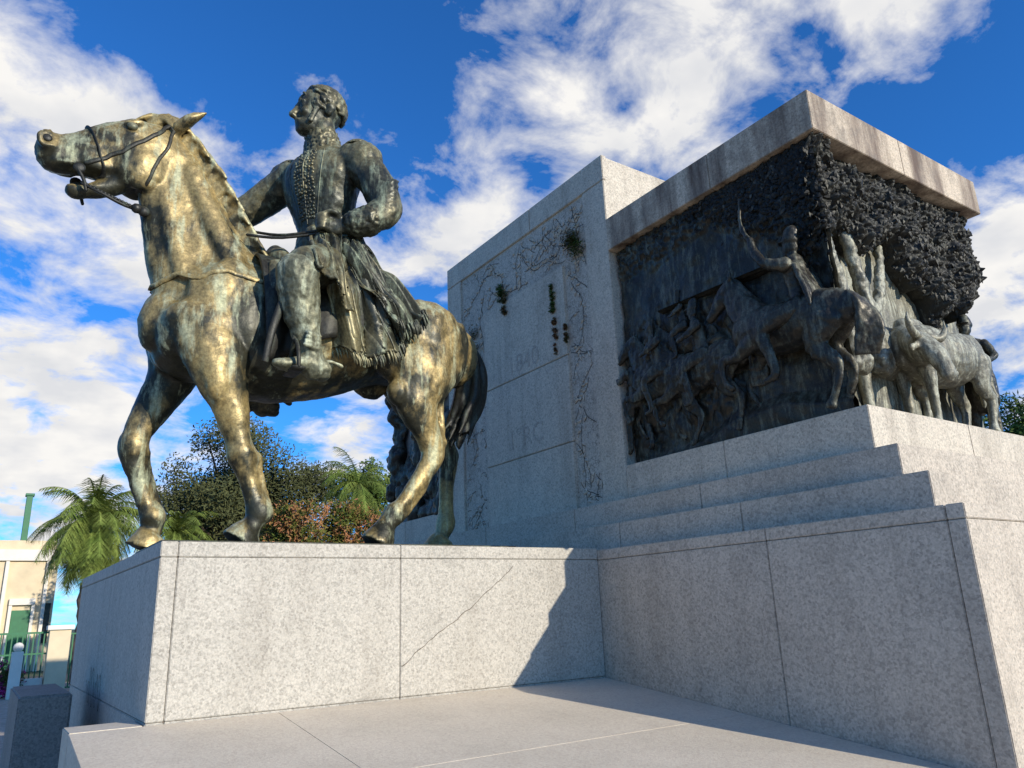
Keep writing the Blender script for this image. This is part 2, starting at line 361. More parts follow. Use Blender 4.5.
    s.loft([(3.5,7.0,2.65,.20,.44),(3.62,7.05,2.25,.17,.32),(3.79,7.05,1.97,.12,.19),(3.97,7.05,1.72,.09,.13),(4.01,7.05,1.58,.088,.122),(4.0,7.05,1.38,.072,.088),(3.98,7.05,1.07,.066,.08),(3.97,7.05,.92,.098,.108),(3.93,7.05,.8,.078,.088)])
    s.loft([(3.93,7.05,.75,.115,.125),(3.86,7.05,.60,.15,.17)],dome=False); s.ell((4.09,7.05,1.64),(.055,.06,.09))
    h=s.done("horse",B_horse,st,voxel=.022,smooth=4,disp=.010,dscale=6)
    bm=bmesh.new(); bmbox(bm,1.05,4.25,6.12,7.3,.515,.60)
    bmesh.ops.bevel(bm,geom=bm.edges[:],offset=.02,segments=2,affect='EDGES')
    obj("bronze_base",tomesh(bm,"bronze_base"),B_dark,st)
    for q in(-1,1):
        s=Sculpt(); s.ell((.59,y+q*.18,4.19),(.045,.028,.035),sub=3); s.done("eye",B_pale,h,voxel=0)
        s=Sculpt(); s.ell((-.015,y+q*.132,3.89),(.04,.012,.035),(0,25,0)); s.done("nostril",B_dark,h,voxel=0)
    s=Sculpt()
    crest=catmull([(.80,4.42),(.95,4.42),(1.10,4.25),(1.24,4.10),(1.38,3.88),(1.52,3.66),(1.66,3.42),(1.75,3.3)],8)
    for i,(x,z) in enumerate(crest):
        for k in range(2):
            r=random.uniform(.8,1.2); q=random.uniform(-.06,.02)
            s.loft([(x-.06,y+q,z-.08,.03,.045),(x+.03*r,y+q-.05,z+.01,.026,.04),(x+.12*r,y+q-.10,z-.10,.008,.012)],sub=3,seg=8)
    for k in range(5):
        s.loft([(.86,y-.05+.03*k,4.43,.03),(.74,y-.06+.03*k,4.43,.028),(.62,y-.05+.02*k,4.35,.01)],sub=3,seg=8)
    s.done("mane",B_horse,h,voxel=.014,smooth=1)
    s=Sculpt()
    for k in range(34):
        a=random.uniform(0,6.28); r=random.uniform(.2,1)
        dy,dx=math.cos(a)*r*.13,math.sin(a)*r*.17; w=random.uniform(-.03,.03); e=random.uniform(-.15,.15)
        s.loft([(3.86,y,2.95,.06),(4.0+dx*.4,y+dy*.5,2.80,.06),(4.12+dx*.8,y+dy,2.50+w,.05),(4.10+dx,y+dy*1.1+w,2.20,.045),(3.98+dx+w,y-.03+dy+w,1.95+e*.3,.032),(3.88+dx*.9-w,y-.05+dy,1.76+e,.008)],seg=7,sub=4)
    s.done("tail",B_dark,h,voxel=.016,smooth=1)
    return h
horse=horse_main()
HB=bvh_of(horse)
s=Sculpt(); y=6.7
def hring(cx,cz,w,h,tilt,rad=.018):
    pts=[]
    for k in range(17):
        a=2*math.pi*k/16; u=math.cos(a)*w; v=math.sin(a)*h
        pts.append((cx-math.sin(tilt)*v,y+u,cz+math.cos(tilt)*v))
    s.loft(snapline(HB,pts,.004,.009,3,.02),lat=(.3,.2,1),seg=7,sub=1)
hring(.35,3.92,.17,.25,.35)
for q in(-1,1):
    s.loft(snapline(HB,[(.88,y+q*.12,4.38),(.80,y+q*.21,4.2),(.60,y+q*.225,4.0),(.42,y+q*.19,3.84),(.27,y+q*.145,3.74)],.004,.009,5,.02),seg=7,sub=1)
    s.loft(snapline(HB,[(.92,y+q*.12,4.36),(.90,y+q*.2,4.1),(.80,y+q*.2,3.85),(.72,y+q*.05,3.64)],.004,.008,5,.016),seg=7,sub=1)
    s.ell((.24,y+q*.135,3.69),(.05,.018,.05))
    s.loft([(.22,y+q*.135,3.69,.016),(.28,y+q*.14,3.59,.016),(.31,y+q*.13,3.50,.014)],seg=7)
s.done("bridle",B_dark,horse,voxel=0)
s=Sculpt()
s.loft([(.28,6.57,3.55,.014),(.42,6.54,3.49,.014),(.58,6.55,3.44,.015),(.72,6.6,3.44,.016),(.84,6.68,3.43,.018)],seg=7)
for k in range(16):
    t=k/15; s.ell((.28+.42*t,6.57-.03*math.sin(t*3.1),3.56-.12*t-.02*math.sin(t*3)),(.02,.016,.02),sub=1)
s.ell((.70,6.57,3.44),(.045,.04,.045)); s.ell((.76,6.58,3.43),(.05,.04,.05))
s.loft([(.84,6.72,3.43,.014),(1.02,6.93,3.46,.014),(1.3,6.98,3.56,.014),(1.55,6.86,3.64,.014),(1.72,6.6,3.5,.014),(1.95,6.4,3.44,.014),(2.33,6.2,3.52,.014)],seg=7)
s.loft([(1.62,6.5,3.40,.014),(1.9,6.36,3.38,.014),(2.34,6.2,3.49,.014)],seg=7)
s.done("rein",B_dark,horse,voxel=0)
s=Sculpt()
s.loft(snapline(HB,[(1.95,6.18,2.95),(1.6,6.1,2.92),(1.35,6.2,2.90),(1.05,6.3,2.84),(.86,6.5,2.78),(.80,6.7,2.76),(.86,6.9,2.78),(1.2,7.2,2.86)],.006,.008,5,.024),lat=(0,1,0),seg=8,sub=1)
s.done("breast_strap",B_horse,horse,voxel=0)
def sadcloth():
    bm=bmesh.new()
    sec=catmull([(1.74,2.50,.54,.76),(1.95,2.52,.55,.72),(2.3,2.54,.56,.60),(2.7,2.58,.56,.55),(3.0,2.66,.54,.50)],8)
    rows=[]
    for i,(x,z,w,h) in enumerate(sec):
        f=i/(len(sec)-1); row=[]
        amax=math.radians(118+4*math.sin(f*9)-22*f)
        for k in range(49):
            a=-amax+2*amax*k/48
            fold=.018*math.sin(x*26+abs(a)*3)*max(0,abs(a)-.6)
            row.append(bm.verts.new((x+.03*math.sin(a*2),6.7+math.sin(a)*(w+fold),z+math.cos(a)*(h+fold))))
        rows.append(row)
    for i in range(len(rows)-1):
        for k in range(48): bm.faces.new((rows[i][k],rows[i+1][k],rows[i+1][k+1],rows[i][k+1]))
    me=tomesh(bm,"saddle_cloth"); o=obj("saddle_cloth",me,B_dark,horse,smooth=True)
    m=o.modifiers.new("t",'SOLIDIFY'); m.thickness=.03; m.offset=1
sadcloth()
s=Sculpt()
s.loft([(1.95,6.7,3.28,.22,.14),(2.1,6.7,3.16,.3,.1),(2.45,6.7,3.12,.36,.1),(2.75,6.7,3.2,.34,.1),(2.88,6.7,3.28,.26,.07)],seg=16)
s.ell((1.93,6.7,3.36),(.08,.14,.09))
s.loft([(1.9,6.28,3.05,.06,.14),(1.86,6.2,2.8,.05,.12),(1.84,6.17,2.62,.04,.09)])
s.done("saddle",B_rider,horse,voxel=.02,smooth=3)
# ---------------------------------------------------------------- rider
def rider():
    L=(.52,-.85,0)
    s=Sculpt()
    s.loft([(2.42,6.7,3.22,.34,.30),(2.42,6.69,3.45,.30,.255),(2.41,6.68,3.66,.265,.225),(2.39,6.68,3.95,.34,.275),(2.37,6.68,4.25,.44,.31),(2.38,6.68,4.46,.43,.255),(2.38,6.68,4.60,.22,.17)],lat=L,seg=20)
    s.loft([(2.38,6.68,4.5,.18),(2.35,6.68,4.68,.155),(2.33,6.68,4.9,.15)])
    s.ell((2.33,6.68,5.12),(.235,.19,.23),sub=3)
    s.ell((2.25,6.68,5.02),(.17,.155,.24),(0,6,0),sub=3)
    s.ell((2.19,6.68,4.86),(.12,.115,.10),sub=3)
    s.ell((2.12,6.68,4.82),(.05,.06,.05))
    s.ell((2.11,6.68,5.10),(.045,.12,.03),(0,0,0))
    s.loft([(2.10,6.68,5.07,.025,.03),(2.05,6.68,5.0,.03,.035),(2.02,6.68,4.955,.036,.035),(2.08,6.68,4.94,.03,.02)],sub=4,seg=10)
    s.loft([(2.095,6.63,4.895,.012,.014),(2.068,6.68,4.898,.016,.016),(2.095,6.73,4.895,.012,.014)],lat=(0,0,1))
    s.loft([(2.10,6.64,4.868,.012,.014),(2.078,6.68,4.866,.016,.018),(2.10,6.72,4.868,.012,.014)],lat=(0,0,1))
    for q in(-1,1):
        s.ell((2.14,6.68+q*.085,4.98),(.06,.05,.05)); s.ell((2.115,6.68+q*.075,5.055),(.025,.032,.018))
        s.loft([(2.34,6.68+q*.18,4.98,.02,.03),(2.37,6.68+q*.205,5.06,.02,.05),(2.36,6.68+q*.19,5.11,.015,.03)])
    s.ell((2.64,6.28,4.38),(.21,.21,.22))
    s.loft([(2.58,6.36,4.42,.19,.19),(2.69,6.20,4.2,.17,.185),(2.77,6.10,3.95,.155,.175),(2.80,6.06,3.78,.14,.16),(2.66,6.04,3.64,.13,.145),(2.5,6.09,3.56,.11,.12),(2.42,6.14,3.54,.075,.085)])
    for k in range(5):
        s.loft([(2.66+.01*k,5.97,3.72+.05*k,.022),(2.80,5.93,3.78+.06*k,.028),(2.90,6.02,3.86+.06*k,.018)],seg=8,sub=3)
    s.ell((2.14,7.06,4.42),(.2,.2,.2))
    s.loft([(2.16,7.02,4.42,.19,.19),(1.98,7.2,4.25,.17,.18),(1.82,7.3,4.1,.15,.16),(1.64,7.36,3.97,.125,.13),(1.48,7.38,3.86,.08,.09)])
    s.loft([(2.45,6.5,3.2,.25,.24),(2.25,6.22,3.1,.215,.22),(2.05,6.03,2.98,.18,.19),(1.94,5.97,2.86,.16,.165),(1.96,5.98,2.65,.14,.15),(2.02,6.0,2.45,.115,.125),(2.06,6.0,2.22,.08,.09),(2.07,6.0,2.1,.085,.09)])
    s.loft([(2.45,6.9,3.2,.25,.24),(2.25,7.18,3.1,.215,.22),(2.05,7.37,2.98,.18,.19),(1.94,7.43,2.86,.16,.165),(1.98,7.42,2.6,.135,.145),(2.05,7.4,2.22,.08,.09),(2.07,7.4,2.1,.085,.09)])
    s.loft([(2.42,6.14,3.54,.075,.06),(2.34,6.16,3.53,.095,.055),(2.27,6.17,3.52,.09,.05)],lat=(0,0,1))
    for k,(dz,l) in enumerate(((.075,.95),(.03,1.1),(-.015,1.05),(-.058,.85))):
        z=3.525+dz
        s.loft([(2.27,6.16,z,.024),(2.20,6.12,z-.005,.025),(2.16,6.17,z-.01,.023),(2.19,6.17+.055*l,z-.012,.021),(2.24,6.17+.06*l,z-.012,.017)],seg=8,sub=3)
    s.loft([(2.36,6.12,3.60,.03),(2.29,6.09,3.63,.027),(2.22,6.12,3.625,.023),(2.18,6.16,3.61,.018)],seg=8,sub=3)
    s.loft([(1.48,7.38,3.86,.075,.06),(1.40,7.38,3.80,.09,.05),(1.34,7.38,3.76,.085,.045)],lat=(0,1,0))
    for k,(dy,l) in enumerate(((-.07,.9),(-.025,1.05),(.02,1.),(.062,.8))):
        s.loft([(1.34,7.38+dy,3.76,.023),(1.26,7.38+dy,3.73,.024),(1.23,7.38+dy,3.66,.022),(1.27,7.38+dy,3.62+.02*(1-l),.018)],seg=8,sub=3)
    s.loft([(1.42,7.30,3.79,.028),(1.35,7.26,3.74,.025),(1.30,7.28,3.68,.019)],seg=8,sub=3)
    r=s.done("rider",B_rider,st,voxel=.015,smooth=2,disp=.012,dscale=7,label="bronze rider in trimmed uniform jacket, one hand holding the reins")
    RB=bvh_of(r)
    s=Sculpt()
    s.ell((2.355,6.68,5.165),(.232,.19,.205),sub=3)
    for k in range(300):
        a=random.uniform(0,6.28); e=random.uniform(-.5,1.5)
        d=Vector((math.cos(a)*math.cos(e),math.sin(a)*math.cos(e),math.sin(e)))
        c=Vector((2.35,6.68,5.14)); p=c+Vector((d.x*.238,d.y*.195,d.z*.232))
        if p.x<2.17 and p.z<5.2: continue
        if p.z<4.98 and p.x<2.38: continue
        tdir=Vector((.7,0,-.45))+Vector((random.uniform(-.35,.35),random.uniform(-.3,.3),random.uniform(-.35,.35)))
        tdir=(tdir-d*tdir.dot(d)).normalized(); q=p+tdir*.085
        s.loft([(*p,.016,.022),(*((p+q)/2+d*.006),.018,.022),(*(q-d*.01),.008)],sub=2,seg=7)
    for q in(-1,1):
        for k in range(7): s.ell((2.25-.012*k,6.68+q*(.162-.004*k),5.08-.035*k),(.032,.018,.032))
    s.done("hair",B_rider,r,voxel=.01,smooth=1)
    s=Sculpt()
    s.loft([(2.375,6.68,4.56,.22,.20),(2.35,6.68,4.76,.175,.17)],lat=L,seg=20)
    s.done("collar",B_rider,r,voxel=.014,smooth=1,disp=.02,dscale=30)
    for (cx,cy,cz,dx,dy) in ((2.60,6.32,4.565,.12,-.16),(2.17,7.03,4.58,-.1,.16)):
        s=Sculpt(); s.ell((cx,cy,cz),(.13,.14,.04),(0,0,0))
        for k in range(30):
            a=2*math.pi*k/30; s.loft([(cx+.11*math.cos(a),cy+.12*math.sin(a),cz,.012),(cx+.14*math.cos(a),cy+.15*math.sin(a),cz-.02,.012),(cx+.155*math.cos(a),cy+.165*math.sin(a),cz-.045,.009)],seg=6,sub=2)
        s.done("epaulette",B_rider,r,voxel=.012,smooth=3)
    s=Sculpt(); nrm=Vector((-.85,-.52,0)).normalized(); lt=Vector(L).normalized()
    def onchest(z,adeg,off):
        a=math.radians(adeg); d=nrm*math.cos(a)+lt*math.sin(a)
        h=RB.ray_cast(Vector((2.38,6.68,z))+d*.9,-d,1.2)
        return None if h[0] is None else h[0]+h[1]*off
    for q in(-1,1):
        for k in range(22):
            z=3.76+k*.036
            for j in range(3):
                p=onchest(z+random.uniform(-.01,.01),q*(5+j*7+random.uniform(-2,2)),-.007)
                if p is not None: s.ell(tuple(p),(.018,.018,.026),(random.uniform(-60,60),random.uniform(-60,60),0),sub=1)
        pts=[onchest(3.72+k*.06,q*(27+k*.9),-.002) for k in range(14)]
        pts=[(*p,.008) for p in pts if p is not None]
        if len(pts)>2: s.loft(pts,seg=6,sub=2)
    pts=[onchest(3.70+k*.06,0,.0) for k in range(14)]; pts=[(*p,.009) for p in pts if p is not None]
    s.loft(pts,seg=6,sub=2)
    s.done("jacket_embroidery",B_rider,r,voxel=0)
    s=Sculpt()
    for k in range(3): s.loft([(2.42,6.69,3.62-.05*k,.285+.01*k,.245+.01*k),(2.42,6.69,3.60-.05*k,.287+.01*k,.248+.01*k)],lat=L,seg=24)
    s.ell((2.22,6.46,3.57),(.07,.07,.07)); s.loft([(2.2,6.44,3.58,.05,.03),(2.22,6.39,3.4,.05,.025),(2.24,6.34,3.22,.06,.02)]); s.loft([(2.22,6.44,3.58,.045,.03),(2.30,6.36,3.42,.05,.025),(2.36,6.30,3.28,.055,.02)])
    s.done("sash",B_rider,r,voxel=.016,smooth=1,disp=.01,dscale=20)
    s=Sculpt(); s.loft([(2.62,6.06,3.61,.15,.155),(2.50,6.10,3.565,.13,.135)],lat=(0,0,1),seg=16); s.done("cuff",B_rider,r,voxel=.012,smooth=1,disp=.012,dscale=25)
    s=Sculpt(); s.loft([(1.66,7.36,3.98,.14,.145),(1.56,7.37,3.91,.125,.13)],seg=16); s.done("cuff",B_rider,r,voxel=.012,smooth=1)
    for q,yy in((1,0),(-1,1)):
        f=lambda v:(v if q==1 else 13.4-v)
        s=Sculpt()
        s.loft([(1.93,f(5.965),2.86,.185,.19),(1.95,f(5.975),2.68,.165,.175),(2.0,f(5.99),2.48,.14,.155),(2.06,f(6.0),2.25,.10,.11),(2.09,f(6.0),2.12,.105,.115),(2.12,f(6.0),2.04,.10,.11)])
        s.loft([(2.2,f(6.01),2.045,.085,.07),(2.08,f(6.0),2.08,.095,.085),(1.95,f(5.97),2.045,.09,.065),(1.84,f(5.94),2.02,.08,.05),(1.78,f(5.93),2.02,.05,.035)])
        s.ell((2.2,f(6.01),1.99),(.07,.07,.05))
        for k in range(4): s.loft([(1.98+.01*k,f(5.87),2.20+.035*k,.014),(2.07,f(5.885),2.185+.035*k,.018),(2.15,f(5.93),2.21+.035*k,.012)],seg=6,sub=3)
        s.loft([(2.19,f(6.01),2.13,.02),(2.3,f(6.02),2.12,.02),(2.37,f(6.02),2.1,.025)],seg=7)
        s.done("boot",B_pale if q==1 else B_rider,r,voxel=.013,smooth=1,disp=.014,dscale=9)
        s=Sculpt()
        yc=f(5.955)
        s.loft([(*p,.018) for p in [(1.93,yc-.13,1.985),(1.92,yc-.13,2.12),(1.93,yc,2.25),(1.94,yc+.13,2.12),(1.94,yc+.13,1.985)]],lat=(1,0,0),seg=8)
        s.loft([(1.93,yc-.14,1.975,.06,.015),(1.94,yc+.14,1.975,.06,.015)],lat=(1,0,0),dome=False)
        s.loft([(1.93,yc,2.25,.012,.03),(2.0,f(6.08),2.55,.012,.03),(2.1,f(6.2),2.95,.012,.03)],seg=6)
        s.done("stirrup",B_dark,horse,voxel=0)
    def drape(name,top,bot,nu,nv,amp,freq,seed,mat,bul=.10,curl=.12,sag=.0):
        bm=bmesh.new(); rows=[]
        top=catmull(top,16); bot=catmull(bot,16)
        for i in range(nu):
            f=i/(nu-1); a=Vector(top[int(f*(len(top)-1)+.5)]); b=Vector(bot[int(f*(len(bot)-1)+.5)])
            row=[]
            for j in range(nv):
                g=j/(nv-1); p=a.lerp(b,g)
                ff=f+.22*math.sin(g*2.6+seed)
                n1=noise.noise(Vector((ff*freq,g*.9,seed))); n2=noise.noise(Vector((ff*freq*2.1+g*1.5,g*2.6,seed+5))); n3=noise.noise(Vector((ff*freq*.8,g*3.5,seed+9)))
                fold=amp*(.3+g)*(n1*1.7+.5)+amp*.6*n2+amp*.9*n3
                p+=Vector((-curl*math.sin(g*math.pi)+.05*n1*g,-bul*math.sin(g*math.pi)-fold,.05*n2+.04*n3-sag*math.sin(f*math.pi)*g))
                row.append(bm.verts.new(p))
            rows.append(row)
        for i in range(nu-1):
            for j in range(nv-1): bm.faces.new((rows[i][j],rows[i+1][j],rows[i+1][j+1],rows[i][j+1]))
        ends=[r_[-1].co.copy() for r_ in rows]
        c=obj(name,tomesh(bm,name),mat,r,smooth=True)
        m=c.modifiers.new("t",'SOLIDIFY'); m.thickness=.025
        return ends
    ends=drape("cloak",[(2.36,6.22,3.34),(2.46,6.20,3.46),(2.58,6.28,3.56),(2.66,6.42,3.58)],[(2.36,6.14,2.44),(2.54,6.12,2.28),(2.82,6.12,2.34),(3.02,6.14,2.50),(3.18,6.18,2.74)],120,60,.075,5.2,3.0,B_rider,.02,.10,.04)
    ends2=drape("cloak_fold",[(2.36,6.16,3.28),(2.46,6.14,3.38),(2.58,6.20,3.48),(2.66,6.30,3.50)],[(2.86,6.05,2.60),(2.98,6.06,2.62),(3.10,6.10,2.70),(3.20,6.14,2.84)],90,50,.05,3.4,21.0,B_rider,.04,.03,.05)
    drape("coat_skirt",[(2.16,6.3,3.46),(2.25,6.22,3.48),(2.40,6.18,3.50)],[(2.04,5.80,2.94),(2.22,5.86,2.80),(2.42,5.98,2.62)],60,30,.035,4,9.0,B_rider,.04,.05)
    s=Sculpt()
    for i,e in enumerate(ends+ends2):
        p=e+Vector((random.uniform(-.01,.02),random.uniform(-.01,.02),0)); l=random.uniform(.05,.10)
        s.loft([(p.x,p.y,p.z+.02,.012),(p.x+.02,p.y-.01,p.z-l*.5,.011),(p.x+.035,p.y,p.z-l,.006)],seg=6,sub=2)
    s.done("fringe",B_rider,r,voxel=0)
    s=Sculpt()
    s.loft([(2.02,6.05,3.02,.02,.04),(1.86,6.0,2.7,.018,.036),(1.76,6.02,2.35,.016,.033),(1.72,6.05,2.06,.014,.028)])
    s.loft([(2.02,6.05,3.02,.025),(2.08,6.03,3.14,.03),(2.06,6.02,3.22,.025)]); s.ell((2.03,6.04,3.04),(.08,.035,.025))
    s.done("scabbard",B_dark,r,voxel=0)
rider()
# ================================================================ BRONZE RELIEFS
rel=empty("bronze_relief",(5.3,3.3,1.32),"dark bronze relief of mounted soldiers, a tree, oxen and a drover","relief sculpture")
def panelL():
    bm=bmesh.new(); ny,nz=220,200; g=[]
    for i in range(ny+1):
        row=[]
        for j in range(nz+1):
            Y=3.04+2.42*i/ny; Z=1.325+2.35*j/nz
            p=Vector((0,Y,Z))
            h=.04*noise.fractal(p*1.6,1,2,4)+.012*noise.fractal(p*7,1,2,4)
            gz=1.50+.12*math.sin(Y*2.1)+.06*noise.noise(p*3)
            if Z<gz: h+=.10*min(1,(gz-Z)/.12)
            band=math.exp(-((Z-2.05)/.5)**2)*max(0,min(1,(Y-3.8)/.4))
            h+=band*(.09*abs(noise.noise(p*5.5))*2+.03*abs(noise.noise(p*12))*2)
            top=max(0,min(1,(Z-(3.30-.5*max(0,min(1,(4.2-Y))))+.14*noise.noise(p*2.5))/.15))
            h+=top*(.05+.05*noise.noise(p*9)+.04*noise.noise(p*22))
            row.append(bm.verts.new((5.265-max(-.03,h)*.9,Y,Z)))
        g.append(row)
    for i in range(ny):
        for j in range(nz): bm.faces.new((g[i][j],g[i][j+1],g[i+1][j+1],g[i+1][j]))
    obj("relief_panel",tomesh(bm,"relief_panel"),B_rel,rel,smooth=True)
panelL()
def panelR():
    bm=bmesh.new(); nx,nz=150,120; g=[]
    for i in range(nx+1):
        row=[]
        for j in range(nz+1):
            Z=1.325+2.3*j/nz
            X=5.2+2.62*i/nx; p=Vector((X,0,Z))
            h=.03*noise.fractal(p*1.3,1,2,4)+.006*noise.fractal(p*9,1,2,3)
            c=max(0,1-(X-5.2)/.3); h+=.26*c**.6
            h+=.05*max(0,min(1,(1.5-Z)/.1))
            row.append(bm.verts.new((X,3.32-h,Z)))
        g.append(row)
    for i in range(nx):
        for j in range(nz): bm.faces.new((g[i][j],g[i+1][j],g[i+1][j+1],g[i][j+1]))
    rb=[bm.verts.new((g[nx][j].co.x,4.9,g[nx][j].co.z)) for j in range(nz+1)]
    for j in range(nz): bm.faces.new((g[nx][j],rb[j],rb[j+1],g[nx][j+1]))
    obj("relief_panel",tomesh(bm,"relief_panel"),B_relL,rel,"weathered background panel behind the oxen, sunlit paleness in its colour",smooth=True)
panelR()
def foliage():
    bm=bmesh.new()
    def leaf(c,n,s):
        n=n.normalized(); t=n.orthogonal().normalized(); t=Matrix.Rotation(random.uniform(0,6.28),3,n)@t; b=n.cross(t)
        pr=[(-1,0),(-.3,.55),(.35,.5),(1,0),(.35,-.5),(-.3,-.55)]
        h=[bm.verts.new(c+t*s*u+b*s*v) for u,v in pr]; m=bm.verts.new(c+n*s*.4)
        for i in range(6): bm.faces.new((h[i],h[(i+1)%6],m))
    nx,nz=340,150; g=[]
    for i in range(nx+1):
        row=[]
        X=5.16+2.68*i/nx
        zb=2.86+.14*math.sin(X*3.3+.6)+.34*noise.noise(Vector((X*2.6,0,0)))+.10*noise.noise(Vector((X*9,3,0)))-.28*max(0,min(1,(X-6.7)/.6))
        for j in range(nz+1):
            f=j/nz; Z=zb+(3.675-zb)*f; p=Vector((X,0,Z))
            bulge=.15*min(1,f/.14)**.6
            v1=noise.voronoi(p*8+Vector((noise.noise(p*6),0,noise.noise(p*6+Vector((7,0,0))))))[0]
            Yv=3.20-bulge+.11*v1[0]-.09*noise.noise(p*3.1)-.05*noise.noise(p*13)-.035*noise.noise(p*31)-.02
            row.append(bm.verts.new((X,Yv,Z)))
        g.append(row)
    for i in range(nx):
        for j in range(nz): bm.faces.new((g[i][j],g[i+1][j],g[i+1][j+1],g[i][j+1]))
    back=[bm.verts.new((g[i][0].co.x,4.9,g[i][0].co.z+.05)) for i in range(nx+1)]
    for i in range(nx): bm.faces.new((g[i][0],back[i],back[i+1],g[i+1][0]))
    rb=[bm.verts.new((g[nx][j].co.x,4.9,g[nx][j].co.z)) for j in range(nz+1)]
    for j in range(nz): bm.faces.new((g[nx][j],rb[j],rb[j+1],g[nx][j+1]))
    for i in range(2000):
        k=random.randrange(nx); j=random.randrange(nz); v=g[k][j].co
        c=v+Vector((0,random.uniform(.0,.02),0))
        leaf(c,Vector((random.uniform(-.4,.4),-1,random.uniform(-.5,.3))),random.uniform(.015,.045))
    for i in range(1900):
        Y=3.04+abs(random.gauss(0,.6)); 
        if Y>4.9: continue
        Z=3.66-abs(random.gauss(0,.32))*max(.25,1.35-(Y-3.0)*.8)
        leaf(Vector((5.215-random.uniform(0,.03),Y,Z)),Vector((-1,random.uniform(-.4,.4),random.uniform(-.5,.3))),random.uniform(.015,.04))
    obj("foliage",tomesh(bm,"foliage"),B_fol,rel,"rough cast bronze oak foliage crust")
foliage()
s=Sculpt()
s.loft([(5.56,3.18,1.8,.11,.13),(5.52,3.17,2.15,.08,.09),(5.44,3.17,2.5,.07,.075),(5.34,3.18,2.95,.06,.065)])
s.loft([(6.0,3.22,1.85,.10,.12),(5.94,3.21,2.2,.07,.08),(5.86,3.20,2.55,.06,.065),(5.78,3.22,3.0,.05,.055)])
s.loft([(5.94,3.21,2.25,.05,.06),(6.12,3.20,2.5,.045,.05),(6.30,3.22,3.0,.035,.04)])
s.done("tree_trunk",B_relL,rel,voxel=.014,smooth=2,disp=.02,dscale=12)
def small_horse(s,fore='raise'):
    s.loft([(.75,0,1.25,.2,.26),(.35,0,1.2,.27,.36),(-.1,0,1.18,.28,.33),(-.5,0,1.25,.27,.31),(-.8,0,1.22,.16,.22)])
    s.loft([(.5,0,1.3,.17,.32),(.82,0,1.62,.12,.22),(1.0,0,1.9,.09,.15)])
    s.loft([(.98,0,2.0,.09,.13),(1.13,0,1.86,.09,.14),(1.3,0,1.68,.065,.085),(1.38,0,1.6,.065,.075)])
    for q in(-1,1):
        s.loft([(.95,q*.06,2.08,.035),(.95,q*.07,2.22,.012)])
        s.loft([(-.55,q*.14,1.15,.14,.28),(-.45,q*.15,.8,.1,.16),(-.72,q*.15,.52,.055,.08),(-.66,q*.15,.2,.04,.045),(-.6,q*.15,.05,.06,.07)])
    s.loft([(.5,.14,1.1,.1,.17),(.8,.15,.9,.07,.09),(1.05,.15,.88,.05,.06),(1.02,.15,.6,.035,.04),(.9,.15,.48,.05,.055)])
    s.loft([(.5,-.14,1.1,.1,.17),(.7,-.15,.75,.07,.09),(.85,-.15,.5,.05,.06),(.7,-.15,.28,.035,.04),(.62,-.15,.2,.05,.055)])
    for k in range(9): s.loft([(.62+.045*k,0,1.62+.055*k,.04,.06),(.5+.045*k,-.06,1.62+.05*k,.02,.03)])
    for k in range(7):
        d=.03*k-.1
        s.loft([(-.82,d*.3,1.4,.05),(-.98,d,1.25,.05),(-1.05+d,d,.95,.045),(-1.0+d,d,.6,.015)])
def small_man(s,arms,legs,lean=0,hat=True):
    s.loft([(0,0,.9,.17,.14),(.02+lean*.3,0,1.15,.15,.12),(.03+lean*.7,0,1.38,.2,.13),(.03+lean,0,1.5,.13,.09)])
    s.loft([(.03+lean,0,1.5,.06),(.05+lean,0,1.62,.055)])
    s.ell((.06+lean,0,1.70),(.10,.085,.12)); s.ell((.15+lean,0,1.69),(.025,.02,.03)); s.ell((.1+lean,0,1.62),(.06,.05,.04))
    if hat: s.loft([(.04+lean,0,1.78,.105,.1),(.02+lean,0,1.86,.09,.085)]); s.ell((.12+lean,0,1.77),(.1,.1,.015))
    for a in arms: s.loft(a)
    for a in legs: s.loft(a)
def T(x,y,z,sc_,rz=0,ry=0,flat=1.0): return Matrix.Translation((x,y,z))@Matrix.Diagonal((flat,1,1,1))@Matrix.Rotation(math.radians(rz),4,'Z')@Matrix.Rotation(math.radians(ry),4,'Y')@Matrix.Diagonal((sc_,sc_,sc_,1))
ride_legs=[[(0,q*.12,.92,.12,.13),(.25,q*.3,.8,.095,.1),(.36,q*.34,.68,.075,.08),(.28,q*.35,.42,.055,.065),(.24,q*.35,.2,.045,.05),(.36,q*.36,.14,.04,.035)] for q in(-1,1)]
s=Sculpt(T(5.13,3.50,1.38,.62,88,-6,.95)); small_horse(s,'raise'); s.done("relief_horse",B_rel,rel,voxel=.012,smooth=2,disp=.008,dscale=14,label="large relief horse near the corner")
s=Sculpt(T(5.12,3.28,1.54,.72,88,0,.95))
small_man(s,[[(.03,.2,1.42,.08,.09),(.22,.30,1.50,.06),(.34,.30,1.70,.05),(.38,.28,1.86,.04)],[(.03,-.2,1.42,.07,.08),(.0,-.3,1.2,.055),(.22,-.24,1.08,.04),(.3,-.2,1.08,.035)]],ride_legs)
s.loft([(.38,.28,1.84,.022,.03),(.50,.26,2.1,.016,.03),(.52,.2,2.5,.006,.012)])
for k in range(5): s.ell((.40,.27+.01*k,1.84+.02*k),(.03,.014,.014))
for k in range(9): s.loft([(-.05,-.16+.04*k,1.4,.03,.03),(-.16,-.2+.05*k,1.1,.035,.03),(-.22,-.22+.055*k,.85,.02,.02)])
s.done("relief_rider",B_rel,rel,voxel=.009,smooth=1,disp=.006,dscale=18,label="mounted officer raising a curved sabre")
